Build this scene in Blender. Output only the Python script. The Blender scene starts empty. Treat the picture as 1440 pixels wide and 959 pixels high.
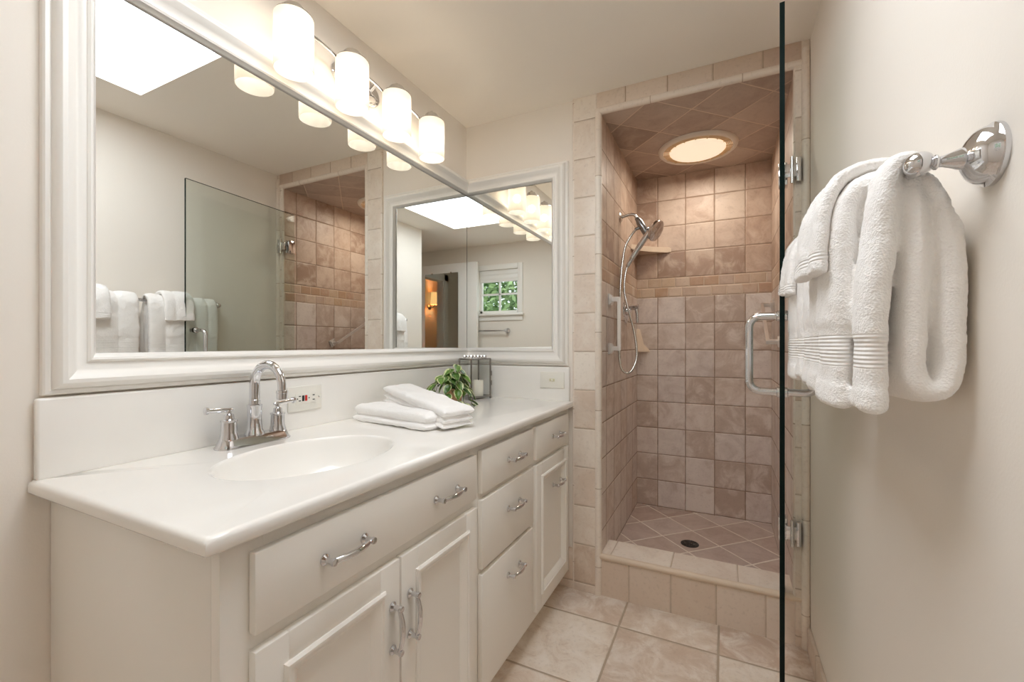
import bpy, bmesh, math, random
from mathutils import Vector, Matrix, noise
C = bpy.context.scene.collection
S = bpy.context.scene
PI = math.pi
rnd = random.Random(7)

# ------------------------------------------------------------------ camera, world, lights, exposure
cam_d = bpy.data.cameras.new('camera')
cam = bpy.data.objects.new('camera', cam_d); C.objects.link(cam)
cam.location = (1.288, 0.0, 1.2)
cam.rotation_euler = (PI/2, 0, math.atan(299/612))
cam_d.sensor_width = 36.0
cam_d.lens = 612/1440*36
cam_d.shift_y = 4.5/1440
cam_d.clip_start = 0.01
S.camera = cam
S.view_settings.view_transform = 'Standard'
S.view_settings.look = 'None'
S.view_settings.gamma = 1.0
S.view_settings.use_curve_mapping = False
S.view_settings.exposure = 0.15
S.cycles.max_bounces = 14
S.cycles.diffuse_bounces = 12
S.cycles.glossy_bounces = 8
S.cycles.transmission_bounces = 8
S.cycles.transparent_max_bounces = 16
S.cycles.sample_clamp_indirect = 4.0
S.cycles.caustics_reflective = False

SKYLIGHT_STRENGTH = 8.0
VANITY_WATTS = 1.6
FAN_WATTS = 3.6
CEILING_Z = 2.40

world = bpy.data.worlds.new('daylight'); S.world = world
world.use_nodes = True
wn = world.node_tree.nodes
wn['Background'].inputs[0].default_value = (0.86, 0.93, 1.0, 1)
wn['Background'].inputs[1].default_value = 2.4

def point_light(name, loc, watts, col, radius=0.03):
    l = bpy.data.lights.new(name, 'POINT'); l.energy = watts; l.color = col; l.shadow_soft_size = radius
    o = bpy.data.objects.new(name, l); C.objects.link(o); o.location = loc
    return o

# ------------------------------------------------------------------ materials
def lin(c):
    return tuple((v/255/12.92 if v/255 <= .04045 else ((v/255+.055)/1.055)**2.4) for v in c)

class N:
    """tiny node-graph helper"""
    def __init__(s, m): s.t = m.node_tree; s.n = s.t.nodes; s.l = s.t.links
    def new(s, typ, **kw):
        n = s.n.new(typ)
        for k, v in kw.items(): setattr(n, k, v)
        return n
    def put(s, sock, v):
        if hasattr(v, 'is_output') or isinstance(v, bpy.types.NodeSocket): s.l.new(v, sock)
        else: sock.default_value = v
    def m(s, op, a, b=0.0, c=0.0):
        n = s.new('ShaderNodeMath', operation=op)
        s.put(n.inputs[0], a); s.put(n.inputs[1], b); s.put(n.inputs[2], c)
        return n.outputs[0]
    def mix(s, f, a, b, blend='MIX'):
        n = s.new('ShaderNodeMix', data_type='RGBA', blend_type=blend)
        s.put(n.inputs[0], f); s.put(n.inputs[6], a); s.put(n.inputs[7], b)
        return n.outputs[2]
    def smooth(s, v, lo, hi):
        n = s.new('ShaderNodeMapRange', interpolation_type='SMOOTHSTEP')
        s.put(n.inputs[0], v); n.inputs[1].default_value = lo; n.inputs[2].default_value = hi
        return n.outputs[0]
    def xyz(s, x, y, z):
        n = s.new('ShaderNodeCombineXYZ')
        s.put(n.inputs[0], x); s.put(n.inputs[1], y); s.put(n.inputs[2], z)
        return n.outputs[0]

def base_mat(name):
    m = bpy.data.materials.new(name); m.use_nodes = True
    return m, m.node_tree.nodes['Principled BSDF'], N(m)

def mat(name, col, rough=.5, metal=0.0, coat=0.0, bump=0.0, bscale=60.0, var=0.0, spec=None, sheen=0.0, sub=0.0):
    m, b, g = base_mat(name)
    c4 = (*col, 1)
    b.inputs['Base Color'].default_value = c4
    b.inputs['Roughness'].default_value = rough
    b.inputs['Metallic'].default_value = metal
    b.inputs['Coat Weight'].default_value = coat
    b.inputs['Coat Roughness'].default_value = .08
    if spec is not None: b.inputs['Specular IOR Level'].default_value = spec
    if sheen: b.inputs['Sheen Weight'].default_value = sheen
    tc = g.new('ShaderNodeTexCoord')
    ns = g.new('ShaderNodeTexNoise'); ns.inputs['Scale'].default_value = bscale; ns.inputs['Detail'].default_value = 4
    g.l.new(tc.outputs['Object'], ns.inputs['Vector'])
    if var:
        d = tuple(max(0, v*(1-var)) for v in col)
        n2 = g.new('ShaderNodeTexNoise'); n2.inputs['Scale'].default_value = bscale*.15; n2.inputs['Detail'].default_value = 5
        g.l.new(tc.outputs['Object'], n2.inputs['Vector'])
        g.l.new(g.mix(g.smooth(n2.outputs[0], .35, .65), c4, (*d, 1)), b.inputs['Base Color'])
    if bump:
        bp = g.new('ShaderNodeBump'); bp.inputs['Strength'].default_value = bump; bp.inputs['Distance'].default_value = .002
        g.l.new(ns.outputs[0], bp.inputs['Height']); g.l.new(bp.outputs[0], b.inputs['Normal'])
    return m

def tile_mat(name, ax, pitch, org, palette, grout=.004, gcol=(196,180,164), rot=0.0, brick=0.0, mott=.5, rough=.42, seed=0.0, bump=.5, gridb=True):
    m, b, g = base_mat(name)
    geo = g.new('ShaderNodeNewGeometry')
    sp = g.new('ShaderNodeSeparateXYZ'); g.l.new(geo.outputs['Position'], sp.inputs[0])
    idx = {'x': 0, 'y': 1, 'z': 2}
    a, c = sp.outputs[idx[ax[0]]], sp.outputs[idx[ax[1]]]
    a = g.m('SUBTRACT', a, org[0]); c = g.m('SUBTRACT', c, org[1])
    if rot:
        cs, sn = math.cos(rot), math.sin(rot)
        a, c = (g.m('ADD', g.m('MULTIPLY', a, cs), g.m('MULTIPLY', c, sn)),
                g.m('SUBTRACT', g.m('MULTIPLY', c, cs), g.m('MULTIPLY', a, sn)))
    a = g.m('DIVIDE', a, pitch[0]); c = g.m('DIVIDE', c, pitch[1])
    rb = g.m('FLOOR', c)
    if brick: a = g.m('ADD', a, g.m('MULTIPLY', g.m('MODULO', g.m('ABSOLUTE', rb), 2.0), brick))
    ra = g.m('FLOOR', a)
    fa, fb = g.m('FRACT', a), g.m('FRACT', c)
    da = g.m('MULTIPLY', g.m('MINIMUM', fa, g.m('SUBTRACT', 1.0, fa)), pitch[0])
    db = g.m('MULTIPLY', g.m('MINIMUM', fb, g.m('SUBTRACT', 1.0, fb)), pitch[1])
    # slightly wavy tile edges
    wob = g.new('ShaderNodeTexNoise'); wob.inputs['Scale'].default_value = 22.0
    g.l.new(geo.outputs['Position'], wob.inputs['Vector'])
    d = g.m('ADD', g.m('MINIMUM', da, db), g.m('MULTIPLY', g.m('SUBTRACT', wob.outputs[0], .5), .0035))
    mask = g.smooth(d, grout*.5-.0006, grout*.5+.0012)
    cell = g.xyz(ra, rb, seed)
    wn_ = g.new('ShaderNodeTexWhiteNoise', noise_dimensions='3D'); g.l.new(cell, wn_.inputs['Vector'])
    ramp = g.new('ShaderNodeValToRGB'); cr = ramp.color_ramp
    cols = [lin(p) for p in palette]
    while len(cr.elements) < len(cols): cr.elements.new(.5)
    for i, cc in enumerate(cols):
        cr.elements[i].position = i/max(1, len(cols)-1); cr.elements[i].color = (*cc, 1)
    g.l.new(wn_.outputs['Value'], ramp.inputs[0])
    off = g.new('ShaderNodeVectorMath', operation='MULTIPLY_ADD')
    g.l.new(wn_.outputs['Color'], off.inputs[0]); off.inputs[1].default_value = (7, 9, 11)
    g.l.new(geo.outputs['Position'], off.inputs[2])
    n1 = g.new('ShaderNodeTexNoise'); n1.inputs['Scale'].default_value = 9.0; n1.inputs['Detail'].default_value = 7; n1.inputs['Roughness'].default_value = .65
    n1.inputs['Distortion'].default_value = .8
    g.l.new(off.outputs[0], n1.inputs['Vector'])
    n2 = g.new('ShaderNodeTexNoise'); n2.inputs['Scale'].default_value = 70.0; n2.inputs['Detail'].default_value = 3
    g.l.new(off.outputs[0], n2.inputs['Vector'])
    cl = g.mix(g.m('MULTIPLY', g.smooth(n1.outputs[0], .42, .68), mott), ramp.outputs[0], (*lin(palette[-1]), 1))
    cl = g.mix(g.m('MULTIPLY', g.smooth(n1.outputs[0], .50, .28), mott*.8), cl, (*lin(palette[0]), 1))
    cl = g.mix(g.m('MULTIPLY', g.smooth(n2.outputs[0], .52, .75), .14), cl, (*lin((120, 100, 86)), 1))
    cl = g.mix(mask, (*lin(gcol), 1), cl)
    g.l.new(cl, b.inputs['Base Color'])
    g.l.new(g.m('SUBTRACT', .85, g.m('MULTIPLY', mask, .85-rough)), b.inputs['Roughness'])
    h = g.m('ADD', g.smooth(d, grout*.4, grout*.5+.005), g.m('MULTIPLY', n1.outputs[0], .35))
    h = g.m('ADD', h, g.m('MULTIPLY', n2.outputs[0], .06))
    bp = g.new('ShaderNodeBump'); bp.inputs['Strength'].default_value = bump; bp.inputs['Distance'].default_value = .004
    g.l.new(h, bp.inputs['Height']); g.l.new(bp.outputs[0], b.inputs['Normal'])
    return m

def emit_mat(name, col, strength):
    m, b, g = base_mat(name)
    b.inputs['Base Color'].default_value = (*col, 1)
    b.inputs['Emission Color'].default_value = (*col, 1)
    b.inputs['Emission Strength'].default_value = strength
    return m

def glass_mat(name, tint, refl=1.0):
    m = bpy.data.materials.new(name); m.use_nodes = True
    g = N(m); g.n.clear()
    out = g.new('ShaderNodeOutputMaterial')
    tr = g.new('ShaderNodeBsdfTransparent'); tr.inputs[0].default_value = (*tint, 1)
    gl = g.new('ShaderNodeBsdfGlossy'); gl.inputs['Roughness'].default_value = 0.0
    lw = g.new('ShaderNodeLayerWeight'); lw.inputs[0].default_value = .5
    fr = g.m('ADD', .04, g.m('MULTIPLY', .96, g.m('POWER', lw.outputs['Facing'], 5.0)))
    mx = g.new('ShaderNodeMixShader')
    g.l.new(g.m('MULTIPLY', fr, refl), mx.inputs[0])
    g.l.new(tr.outputs[0], mx.inputs[1]); g.l.new(gl.outputs[0], mx.inputs[2]); g.l.new(mx.outputs[0], out.inputs[0])
    return m

def shade_mat(name):
    m = bpy.data.materials.new(name); m.use_nodes = True
    g = N(m); g.n.clear()
    out = g.new('ShaderNodeOutputMaterial')
    tl = g.new('ShaderNodeBsdfTranslucent'); tl.inputs[0].default_value = (.27, .24, .205, 1)
    df = g.new('ShaderNodeBsdfDiffuse'); df.inputs[0].default_value = (.92, .90, .86, 1)
    tr = g.new('ShaderNodeBsdfTransparent'); tr.inputs[0].default_value = (1, .95, .87, 1)
    m1 = g.new('ShaderNodeMixShader'); m1.inputs[0].default_value = .45
    m2 = g.new('ShaderNodeMixShader'); m2.inputs[0].default_value = .22
    g.l.new(tl.outputs[0], m1.inputs[1]); g.l.new(df.outputs[0], m1.inputs[2])
    g.l.new(m1.outputs[0], m2.inputs[1]); g.l.new(tr.outputs[0], m2.inputs[2])
    g.l.new(m2.outputs[0], out.inputs[0])
    return m

def terry_mat(name, col, bands=()):
    """white terry cloth; bands = list of (z0, z1) flat ribbed borders in world height"""
    m, b, g = base_mat(name)
    b.inputs['Base Color'].default_value = (*col, 1); b.inputs['Roughness'].default_value = .95
    b.inputs['Sheen Weight'].default_value = .25; b.inputs['Specular IOR Level'].default_value = .1
    geo = g.new('ShaderNodeNewGeometry')
    n1 = g.new('ShaderNodeTexNoise'); n1.inputs['Scale'].default_value = 260.0; n1.inputs['Detail'].default_value = 3
    g.l.new(geo.outputs['Position'], n1.inputs['Vector'])
    n2 = g.new('ShaderNodeTexVoronoi'); n2.inputs['Scale'].default_value = 330.0
    g.l.new(geo.outputs['Position'], n2.inputs['Vector'])
    h = g.m('ADD', g.m('MULTIPLY', n1.outputs[0], .9), g.m('MULTIPLY', n2.outputs['Distance'], .5))
    sp = g.new('ShaderNodeSeparateXYZ'); g.l.new(geo.outputs['Position'], sp.inputs[0])
    z = sp.outputs[2]
    for z0, z1 in bands:
        w = g.m('MULTIPLY', g.m('MULTIPLY', g.smooth(z, z0-.002, z0+.002), g.smooth(z, z1+.002, z1-.002)), g.smooth(sp.outputs[0], 1.512, 1.506))
        rib = g.m('MULTIPLY', g.m('ADD', g.m('SINE', g.m('MULTIPLY', z, 2*PI/.0062)), 1.0), .45)
        h = g.m('ADD', g.m('MULTIPLY', h, g.m('SUBTRACT', 1.0, w)), g.m('MULTIPLY', rib, w))
    bp = g.new('ShaderNodeBump'); bp.inputs['Strength'].default_value = .55; bp.inputs['Distance'].default_value = .003
    g.l.new(h, bp.inputs['Height']); g.l.new(bp.outputs[0], b.inputs['Normal'])
    return m

PAINT = mat('wall_paint', lin((236, 230, 222)), .75, bump=.12, bscale=220)
CEILP = mat('ceiling_paint', lin((245, 239, 230)), .85, bump=.08, bscale=200)
TRIMW = mat('white_trim_paint', lin((241, 239, 235)), .32, bump=.05, bscale=40)
CABINET = mat('cream_cabinet_paint', lin((242, 239, 233)), .38, bump=.08, bscale=30)
COUNTER = mat('cultured_marble', lin((242, 240, 236)), .16, coat=.3, var=.025, bscale=30)
CHROME = mat('chrome', (.70, .70, .72), .06, metal=1.0)
SATIN = mat('satin_chrome', (.86, .86, .86), .3, metal=1.0)
NICKEL = mat('brushed_nickel', (.62, .60, .57), .22, metal=1.0)
CAPCHROME = mat('dim_chrome', (.64, .63, .62), .12, metal=1.0)
PEWTER = mat('pewter', (.30, .28, .26), .28, metal=1.0)
DKMETAL = mat('dark_metal', (.06, .055, .05), .35, metal=.8)
MIRROR = mat('mirror_silver', (.90, .915, .90), 0.0, metal=1.0)
MEDGE = mat('mirror_dark_edge', (.05, .055, .055), .4)
GLASS = glass_mat('clear_glass', (.93, .955, .935))
THING = glass_mat('thin_pane', (.985, .99, .988), .5)
GEDGE = mat('glass_dark_edge', (.003, .009, .008), .2, spec=.12)
SHADE = shade_mat('frosted_white_glass')
TERRY = terry_mat('white_terry', lin((247, 246, 245)))
TERRYB = terry_mat('white_terry_bordered', lin((247, 245, 243)), [(1.165, 1.215)])
TERRYW = terry_mat('white_terry_washcloth', lin((247, 245, 243)), [(1.337, 1.352)])
PLASTIC = mat('white_plastic', lin((236, 234, 226)), .3)
BLACKP = mat('black_plastic', (.02, .02, .02), .4)
REDP = mat('red_plastic', lin((200, 40, 30)), .4)
POT = mat('clay_pot', lin((206, 164, 128)), .8, var=.2, bscale=60)
SOIL = mat('soil', (.05, .035, .025), .95)
STEM = mat('green_stem', lin((96, 110, 48)), .6)
WAX = mat('candle_wax', lin((246, 240, 226)), .5)
WOOD = mat('dark_opening', (.03, .028, .026), .7)
CREAMTILE = mat('cream_ceramic', lin((222, 204, 184)), .3, var=.06, bscale=60)

WARM = [(162, 136, 119), (186, 160, 142), (196, 172, 154), (190, 166, 150), (212, 194, 178)]  # upper shower tile; browner, and darkened in colour to offset the fan light
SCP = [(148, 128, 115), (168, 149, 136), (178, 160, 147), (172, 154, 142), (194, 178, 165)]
COOL = [(184, 164, 150), (208, 192, 180), (216, 202, 194), (208, 196, 190), (230, 220, 212)]  # lower shower tile; greyer, and lightened in colour to replace missing daylight
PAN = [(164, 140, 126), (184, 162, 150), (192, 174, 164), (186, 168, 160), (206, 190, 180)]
FLOORP = [(198, 176, 158), (218, 203, 188), (229, 218, 205), (221, 204, 188), (240, 233, 225)]
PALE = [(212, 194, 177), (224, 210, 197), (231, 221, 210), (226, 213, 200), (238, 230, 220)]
BANDP = [(190, 160, 128), (180, 148, 126), (196, 172, 152), (208, 188, 170), (188, 164, 148), (200, 176, 150), (216, 200, 186)]
GR = (206, 188, 170); GRD = (150, 128, 110)

# ------------------------------------------------------------------ mesh helpers
_org = {}
def root(name, label, cat, loc=(0, 0, 0), group=None):
    o = bpy.data.objects.new(name, None); C.objects.link(o); o.location = loc; o.empty_display_size = .05
    _org[o.name] = Vector(loc)
    o['label'] = label; o['category'] = cat
    if group: o['group'] = group
    return o

def obj(name, bm, mats, parent=None, origin=None, smooth=True, kind=None, label=None, cat=None, group=None, angle=40):
    """link bm (world coordinates) as ONE object"""
    if parent is not None:
        p = _org[parent.name]; local = Vector(origin) if origin is not None else p
    else:
        p = Vector((0, 0, 0)); local = Vector(origin) if origin is not None else p
    bmesh.ops.recalc_face_normals(bm, faces=bm.faces)
    bm.transform(Matrix.Translation(-local))
    me = bpy.data.meshes.new(name); bm.to_mesh(me); bm.free()
    o = bpy.data.objects.new(name, me); C.objects.link(o)
    for m in (mats if isinstance(mats, (list, tuple)) else [mats]): me.materials.append(m)
    if smooth:
        for f in me.polygons: f.use_smooth = True
        try: me.set_sharp_from_angle(angle=math.radians(angle))
        except Exception: pass
    if parent is not None:
        o.parent = parent
    o.location = local - p
    _org[o.name] = local
    if kind: o['kind'] = kind
    if label: o['label'] = label
    if cat: o['category'] = cat
    if group: o['group'] = group
    return o

def box(bm, lo, hi, bevel=0.0, seg=2, mi=0, mat3=None, rot=None, piv=None):
    t = bmesh.new()
    bmesh.ops.create_cube(t, size=1.0)
    for v in t.verts:
        v.co = Vector(((lo[i]+hi[i])/2 + v.co[i]*(hi[i]-lo[i]) for i in range(3)))
    if bevel: bmesh.ops.bevel(t, geom=list(t.edges), offset=bevel, segments=seg, affect='EDGES', profile=.5)
    for f in t.faces:
        f.material_index = mi
        if mat3:
            n = f.normal; k = max(range(3), key=lambda i: abs(n[i])); f.material_index = mat3[k]
    if rot is not None:
        p = Vector(piv) if piv is not None else (Vector(lo)+Vector(hi))/2
        t.transform(Matrix.Translation(p) @ rot @ Matrix.Translation(-p))
    merge(bm, t)

def merge(bm, t):
    vs = [bm.verts.new(v.co) for v in t.verts]
    t.verts.index_update()
    for f in t.faces:
        try:
            nf = bm.faces.new([vs[v.index] for v in f.verts]); nf.material_index = f.material_index; nf.smooth = f.smooth
        except ValueError: pass
    t.free()

def catmull(pts, n=8, closed=False):
    P = [Vector(p) for p in pts]; out = []
    m = len(P)
    for i in range(m-1 if not closed else m):
        p0 = P[i-1] if (i > 0 or closed) else P[0]*2-P[1]
        p1 = P[i]; p2 = P[(i+1) % m]
        p3 = P[(i+2) % m] if (i+2 < m or closed) else P[-1]*2-P[-2]
        for k in range(n):
            t = k/n
            out.append(.5*((2*p1)+(-p0+p2)*t+(2*p0-5*p1+4*p2-p3)*t*t+(-p0+3*p1-3*p2+p3)*t**3))
    if not closed: out.append(P[-1])
    return out

def tube(bm, pts, r, seg=12, cap=True, mi=0, flat=1.0, upv=None):
    pts = [Vector(p) for p in pts]
    rs = r if isinstance(r, (list, tuple)) else [r]*len(pts)
    rings = []
    T0 = (pts[1]-pts[0]).normalized()
    nrm = Vector(upv) if upv is not None else (Vector((0, 0, 1)) if abs(T0.z) < .9 else Vector((1, 0, 0)))
    for i, p in enumerate(pts):
        T = (pts[min(i+1, len(pts)-1)]-pts[max(i-1, 0)])
        T = T.normalized() if T.length > 1e-9 else T0
        nrm = nrm-T*nrm.dot(T)
        if nrm.length < 1e-6: nrm = T.orthogonal()
        nrm.normalize(); bi = T.cross(nrm)
        rings.append([bm.verts.new(p+(nrm*math.cos(2*PI*k/seg)*flat+bi*math.sin(2*PI*k/seg))*rs[i]) for k in range(seg)])
    for a, b in zip(rings, rings[1:]):
        for k in range(seg):
            f = bm.faces.new((a[k], a[(k+1) % seg], b[(k+1) % seg], b[k])); f.material_index = mi
    if cap:
        f = bm.faces.new(list(reversed(rings[0]))); f.material_index = mi
        f = bm.faces.new(rings[-1]); f.material_index = mi

def lathe(bm, prof, base, axis=(0, 0, 1), seg=32, mi=0, caps=True):
    """prof: list of (r, h) along axis from base"""
    ax = Vector(axis).normalized(); u = ax.orthogonal().normalized(); w = ax.cross(u); base = Vector(base)
    rings = []
    for r, h in prof:
        if r < 1e-6: rings.append([bm.verts.new(base+ax*h)])
        else: rings.append([bm.verts.new(base+ax*h+(u*math.cos(2*PI*k/seg)+w*math.sin(2*PI*k/seg))*r) for k in range(seg)])
    for a, b in zip(rings, rings[1:]):
        if len(a) == 1 and len(b) == 1: continue
        for k in range(seg):
            k2 = (k+1) % seg
            vs = [a[0] if len(a) == 1 else a[k]] + ([a[k2]] if len(a) > 1 else []) + ([b[k2]] if len(b) > 1 else []) + [b[0] if len(b) == 1 else b[k]]
            try: f = bm.faces.new(vs); f.material_index = mi
            except ValueError: pass
    if caps:
        for rg in (rings[0], rings[-1]):
            if len(rg) > 2:
                f = bm.faces.new(rg); f.material_index = mi

def prism(bm, poly, vec, mi=0):
    a = [bm.verts.new(Vector(p)) for p in poly]; b = [bm.verts.new(Vector(p)+Vector(vec)) for p in poly]
    n = len(a)
    for k in range(n): bm.faces.new((a[k], a[(k+1) % n], b[(k+1) % n], b[k])).material_index = mi
    bm.faces.new(list(reversed(a))).material_index = mi; bm.faces.new(b).material_index = mi

def mitre_sweep(bm, path, prof, to3d, closed=False, trim_ends=None, mi=0):
    """sweep prof (w inward, h out) along 2-D path (counter-clockwise = inward to the left); to3d(a,b,h)"""
    P = [Vector(p) for p in path]; n = len(P); rings = []
    def left(d): return Vector((-d.y, d.x))
    for i in range(n):
        if closed or 0 < i < n-1:
            d1 = (P[i]-P[i-1]).normalized(); d2 = (P[(i+1) % n]-P[i]).normalized()
            b = left(d1)+left(d2); b = b/(1+d1.dot(d2))
            along = Vector((0, 0))
        elif i == 0: b = left((P[1]-P[0]).normalized()); along = (P[1]-P[0]).normalized()
        else: b = left((P[-1]-P[-2]).normalized()); along = (P[-2]-P[-1]).normalized()
        ring = []
        for w, h in prof:
            q = P[i]+b*w
            if trim_ends and along.length > 0: q = q+along*h*trim_ends
            ring.append(bm.verts.new(to3d(q.x, q.y, h)))
        rings.append(ring)
    m = len(prof)
    for i in range(n if closed else n-1):
        a, b = rings[i], rings[(i+1) % n]
        for k in range(m-1): bm.faces.new((a[k], a[k+1], b[k+1], b[k])).material_index = mi
    if not closed:
        bm.faces.new(rings[0]).material_index = mi; bm.faces.new(list(reversed(rings[-1]))).material_index = mi

def dup(o, loc, label=None, group=None):
    r = o.copy(); C.objects.link(r); r.location = loc
    if label: r['label'] = label
    if group: r['group'] = group
    for ch in list(o.children):
        c = ch.copy(); C.objects.link(c); c.parent = r
        for g in ch.children:
            d = g.copy(); C.objects.link(d); d.parent = c
    return r

# ------------------------------------------------------------------ the setting
H = CEILING_Z
XR = 1.59          # right wall
YB = 2.06          # back wall of the vanity side = shower front
SL, SR, SB = .755, 1.54, 3.02   # shower left, right, back faces
SZ = 2.304         # shower ceiling

def struct(name, lo_hi, m, label=None, smooth=False):
    bm = bmesh.new()
    for lo, hi in lo_hi: box(bm, lo, hi)
    return obj(name, bm, m, kind='structure', smooth=smooth, label=label)

M_FLOOR = tile_mat('floor_tile', 'xy', (.383, .383), (.883, 1.861), FLOORP, grout=.008, gcol=(176, 160, 142), mott=.75, rough=.4, seed=3.3)
struct('floor', [((-.1, -.6, -.1), (3.1, SB+.12, 0))], M_FLOOR)
# ceiling with the skylight opening
KX0, KX1, KY0, KY1 = .50, 1.258, .29, 1.10
struct('ceiling', [((-.1, -.6, H), (KX0, YB+.001, H+.09)), ((KX1, -.6, H), (3.1, YB+.001, H+.09)),
                   ((KX0, -.6, H), (KX1, KY0, H+.09)), ((KX0, KY1, H), (KX1, YB+.001, H+.09))], CEILP)
bm = bmesh.new()
box(bm, (KX0-.02, KY0-.02, H+.03), (KX1+.02, KY1+.02, H+.042))
obj('window_2', bm, emit_mat('skylight_daylight', (.90, .95, 1.0), SKYLIGHT_STRENGTH), kind='structure', smooth=False, label='skylight with a flat white diffuser in the ceiling')
struct('wall_left', [((-.1, -.6, 0), (0, YB+.12, H))], PAINT)
struct('wall_back', [((0, YB, 0), (SL-.02, YB+.12, H))], PAINT)
struct('wall_right', [((XR, .41, 0), (XR+.1, YB, H))], PAINT)
# window wall behind the camera
WX0, WX1, WZ0, WZ1 = .895, 1.426, 1.567, 2.09
struct('wall_front', [((0, -.6, 0), (WX0, -.5, H)), ((WX1, -.6, 0), (3.1, -.5, H)),
                      ((WX0, -.6, 0), (WX1, -.5, WZ0)), ((WX0, -.6, WZ1), (WX1, -.5, H))], PAINT)
# entrance recess behind the end of the right wall, with the doorway to the next room
DX = 2.42
struct('wall_entry', [((DX, -.5, 2.12), (DX+.1, .46, H)), ((DX, .46, 0), (DX+.1, 1.2, H)), ((XR+.1, 1.2, 0), (DX+.1, 1.3, H))], PAINT)
struct('wall_next_room', [((3.0, -.5, 0), (3.1, 2.1, H)), ((DX+.1, 2.0, 0), (3.0, 2.1, H)), ((DX, 1.3, 0), (DX+.1, 2.0, H))], PAINT)
bm = bmesh.new()
box(bm, (DX-.02, .46, 0), (DX, .56, 2.22), .004); box(bm, (DX-.02, -.5, 2.12), (DX, .56, 2.22), .004); box(bm, (DX-.005, .445, 0), (DX+.105, .46, 2.12), .002)
obj('trim_1', bm, TRIMW, kind='structure', label='white casing around the doorway')
# shower shell
yo = SB-.004
GX0 = .889
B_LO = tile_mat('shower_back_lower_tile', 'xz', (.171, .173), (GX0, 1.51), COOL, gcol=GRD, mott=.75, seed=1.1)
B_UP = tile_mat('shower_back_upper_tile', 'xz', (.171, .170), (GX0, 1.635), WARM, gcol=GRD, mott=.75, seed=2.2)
B_BD = tile_mat('shower_back_band', 'xz', (.086, .0625), (GX0-.02, 1.51), BANDP, gcol=GR, brick=.5, seed=5.5, mott=.3)
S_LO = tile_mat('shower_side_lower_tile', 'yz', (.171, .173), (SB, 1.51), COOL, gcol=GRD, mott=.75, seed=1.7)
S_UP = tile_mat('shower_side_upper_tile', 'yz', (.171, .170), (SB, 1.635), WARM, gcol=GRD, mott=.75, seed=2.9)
S_BD = tile_mat('shower_side_band', 'yz', (.086, .0625), (SB, 1.51), BANDP, gcol=GR, brick=.5, seed=6.5, mott=.3)
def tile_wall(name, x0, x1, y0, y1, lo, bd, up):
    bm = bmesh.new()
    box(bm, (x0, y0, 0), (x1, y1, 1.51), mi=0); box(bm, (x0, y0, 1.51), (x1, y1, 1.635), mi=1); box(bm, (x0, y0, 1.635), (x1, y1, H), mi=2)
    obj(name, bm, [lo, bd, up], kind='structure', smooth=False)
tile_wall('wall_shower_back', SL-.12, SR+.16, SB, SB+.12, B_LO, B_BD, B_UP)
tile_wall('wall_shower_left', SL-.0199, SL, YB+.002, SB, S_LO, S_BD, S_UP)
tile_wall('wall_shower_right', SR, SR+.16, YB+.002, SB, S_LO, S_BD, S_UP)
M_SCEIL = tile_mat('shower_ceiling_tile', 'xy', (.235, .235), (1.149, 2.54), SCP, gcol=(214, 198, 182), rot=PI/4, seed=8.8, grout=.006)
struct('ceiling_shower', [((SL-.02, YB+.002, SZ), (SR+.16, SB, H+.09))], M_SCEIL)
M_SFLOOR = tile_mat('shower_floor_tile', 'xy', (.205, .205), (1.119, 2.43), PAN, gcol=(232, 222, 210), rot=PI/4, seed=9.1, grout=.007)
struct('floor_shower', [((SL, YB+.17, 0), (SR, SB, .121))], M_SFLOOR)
# curb
M_CF = tile_mat('curb_front_tile', 'xz', (.184, .2), (.888, -.012), PALE[:3]+FLOORP[:2], gcol=(190, 172, 154), seed=4.4)
M_CT = tile_mat('curb_top_tile', 'xy', (.27, .4), (.80, 1.95), PALE, gcol=(196, 180, 162), seed=4.9)
bm = bmesh.new()
box(bm, (SL-.02, YB-.004, 0), (XR, YB+.17, .196), mi=0, mat3=[0, 0, 1])
tube(bm, [(SL-.02, YB, .186), (XR, YB, .186)], .0145, 16, mi=2)
obj('trim_2', bm, [M_CF, M_CT, CREAMTILE], kind='structure', label='tiled shower curb with a bullnose edge', smooth=False)
# tile column left of the opening, header row and right hand strip
M_COL = tile_mat('column_tile', 'xz', (.4, .187), (.5, .229), PALE, gcol=(190, 174, 158), seed=5.1, grout=.004)
M_HEAD = tile_mat('header_tile', 'xz', (.185, .4), (.874, 2.2), PALE[:4]+WARM[3:], gcol=(176, 156, 136), seed=5.7, grout=.004)
M_NOSE = tile_mat('bullnose_tile', 'xz', (.6, .374), (.5, .135), PALE[2:], gcol=(186, 168, 150), seed=6.2, grout=.003, bump=.15)
M_NOSEH = tile_mat('bullnose_header_tile', 'xz', (.37, .6), (.985, 2.0), PALE[1:4], gcol=(186, 168, 150), seed=6.9, grout=.003, bump=.15)
bm = bmesh.new()
box(bm, (.624, YB-.012, 0), (SL-.018, YB, H), .003, mi=0)
tube(bm, [(.624, YB-.004, 0), (.624, YB-.004, H)], .008, 12, mi=1)
tube(bm, [(SL-.012, YB, 0.0), (SL-.012, YB, SZ+.02)], .0175, 20, mi=1)
box(bm, (0.0, YB-.010, 0), (.624, YB, .20), .003, mi=0)
obj('trim_3', bm, [M_COL, M_NOSE], kind='structure', label='pale tile column left of the shower opening')
bm = bmesh.new()
box(bm, (SL-.018, YB-.012, SZ+.012), (XR-.028, YB+.002, H), .002, mi=0)
tube(bm, [(SL-.012, YB, SZ+.012), (SR+.03, YB, SZ+.012)], .0165, 20, mi=1)
obj('trim_4', bm, [M_HEAD, M_NOSEH], kind='structure', label='row of tiles over the shower opening')
bm = bmesh.new()
box(bm, (SR, YB-.0115, 0), (XR-.0005, YB+.002, H), .003, mi=0)
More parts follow.
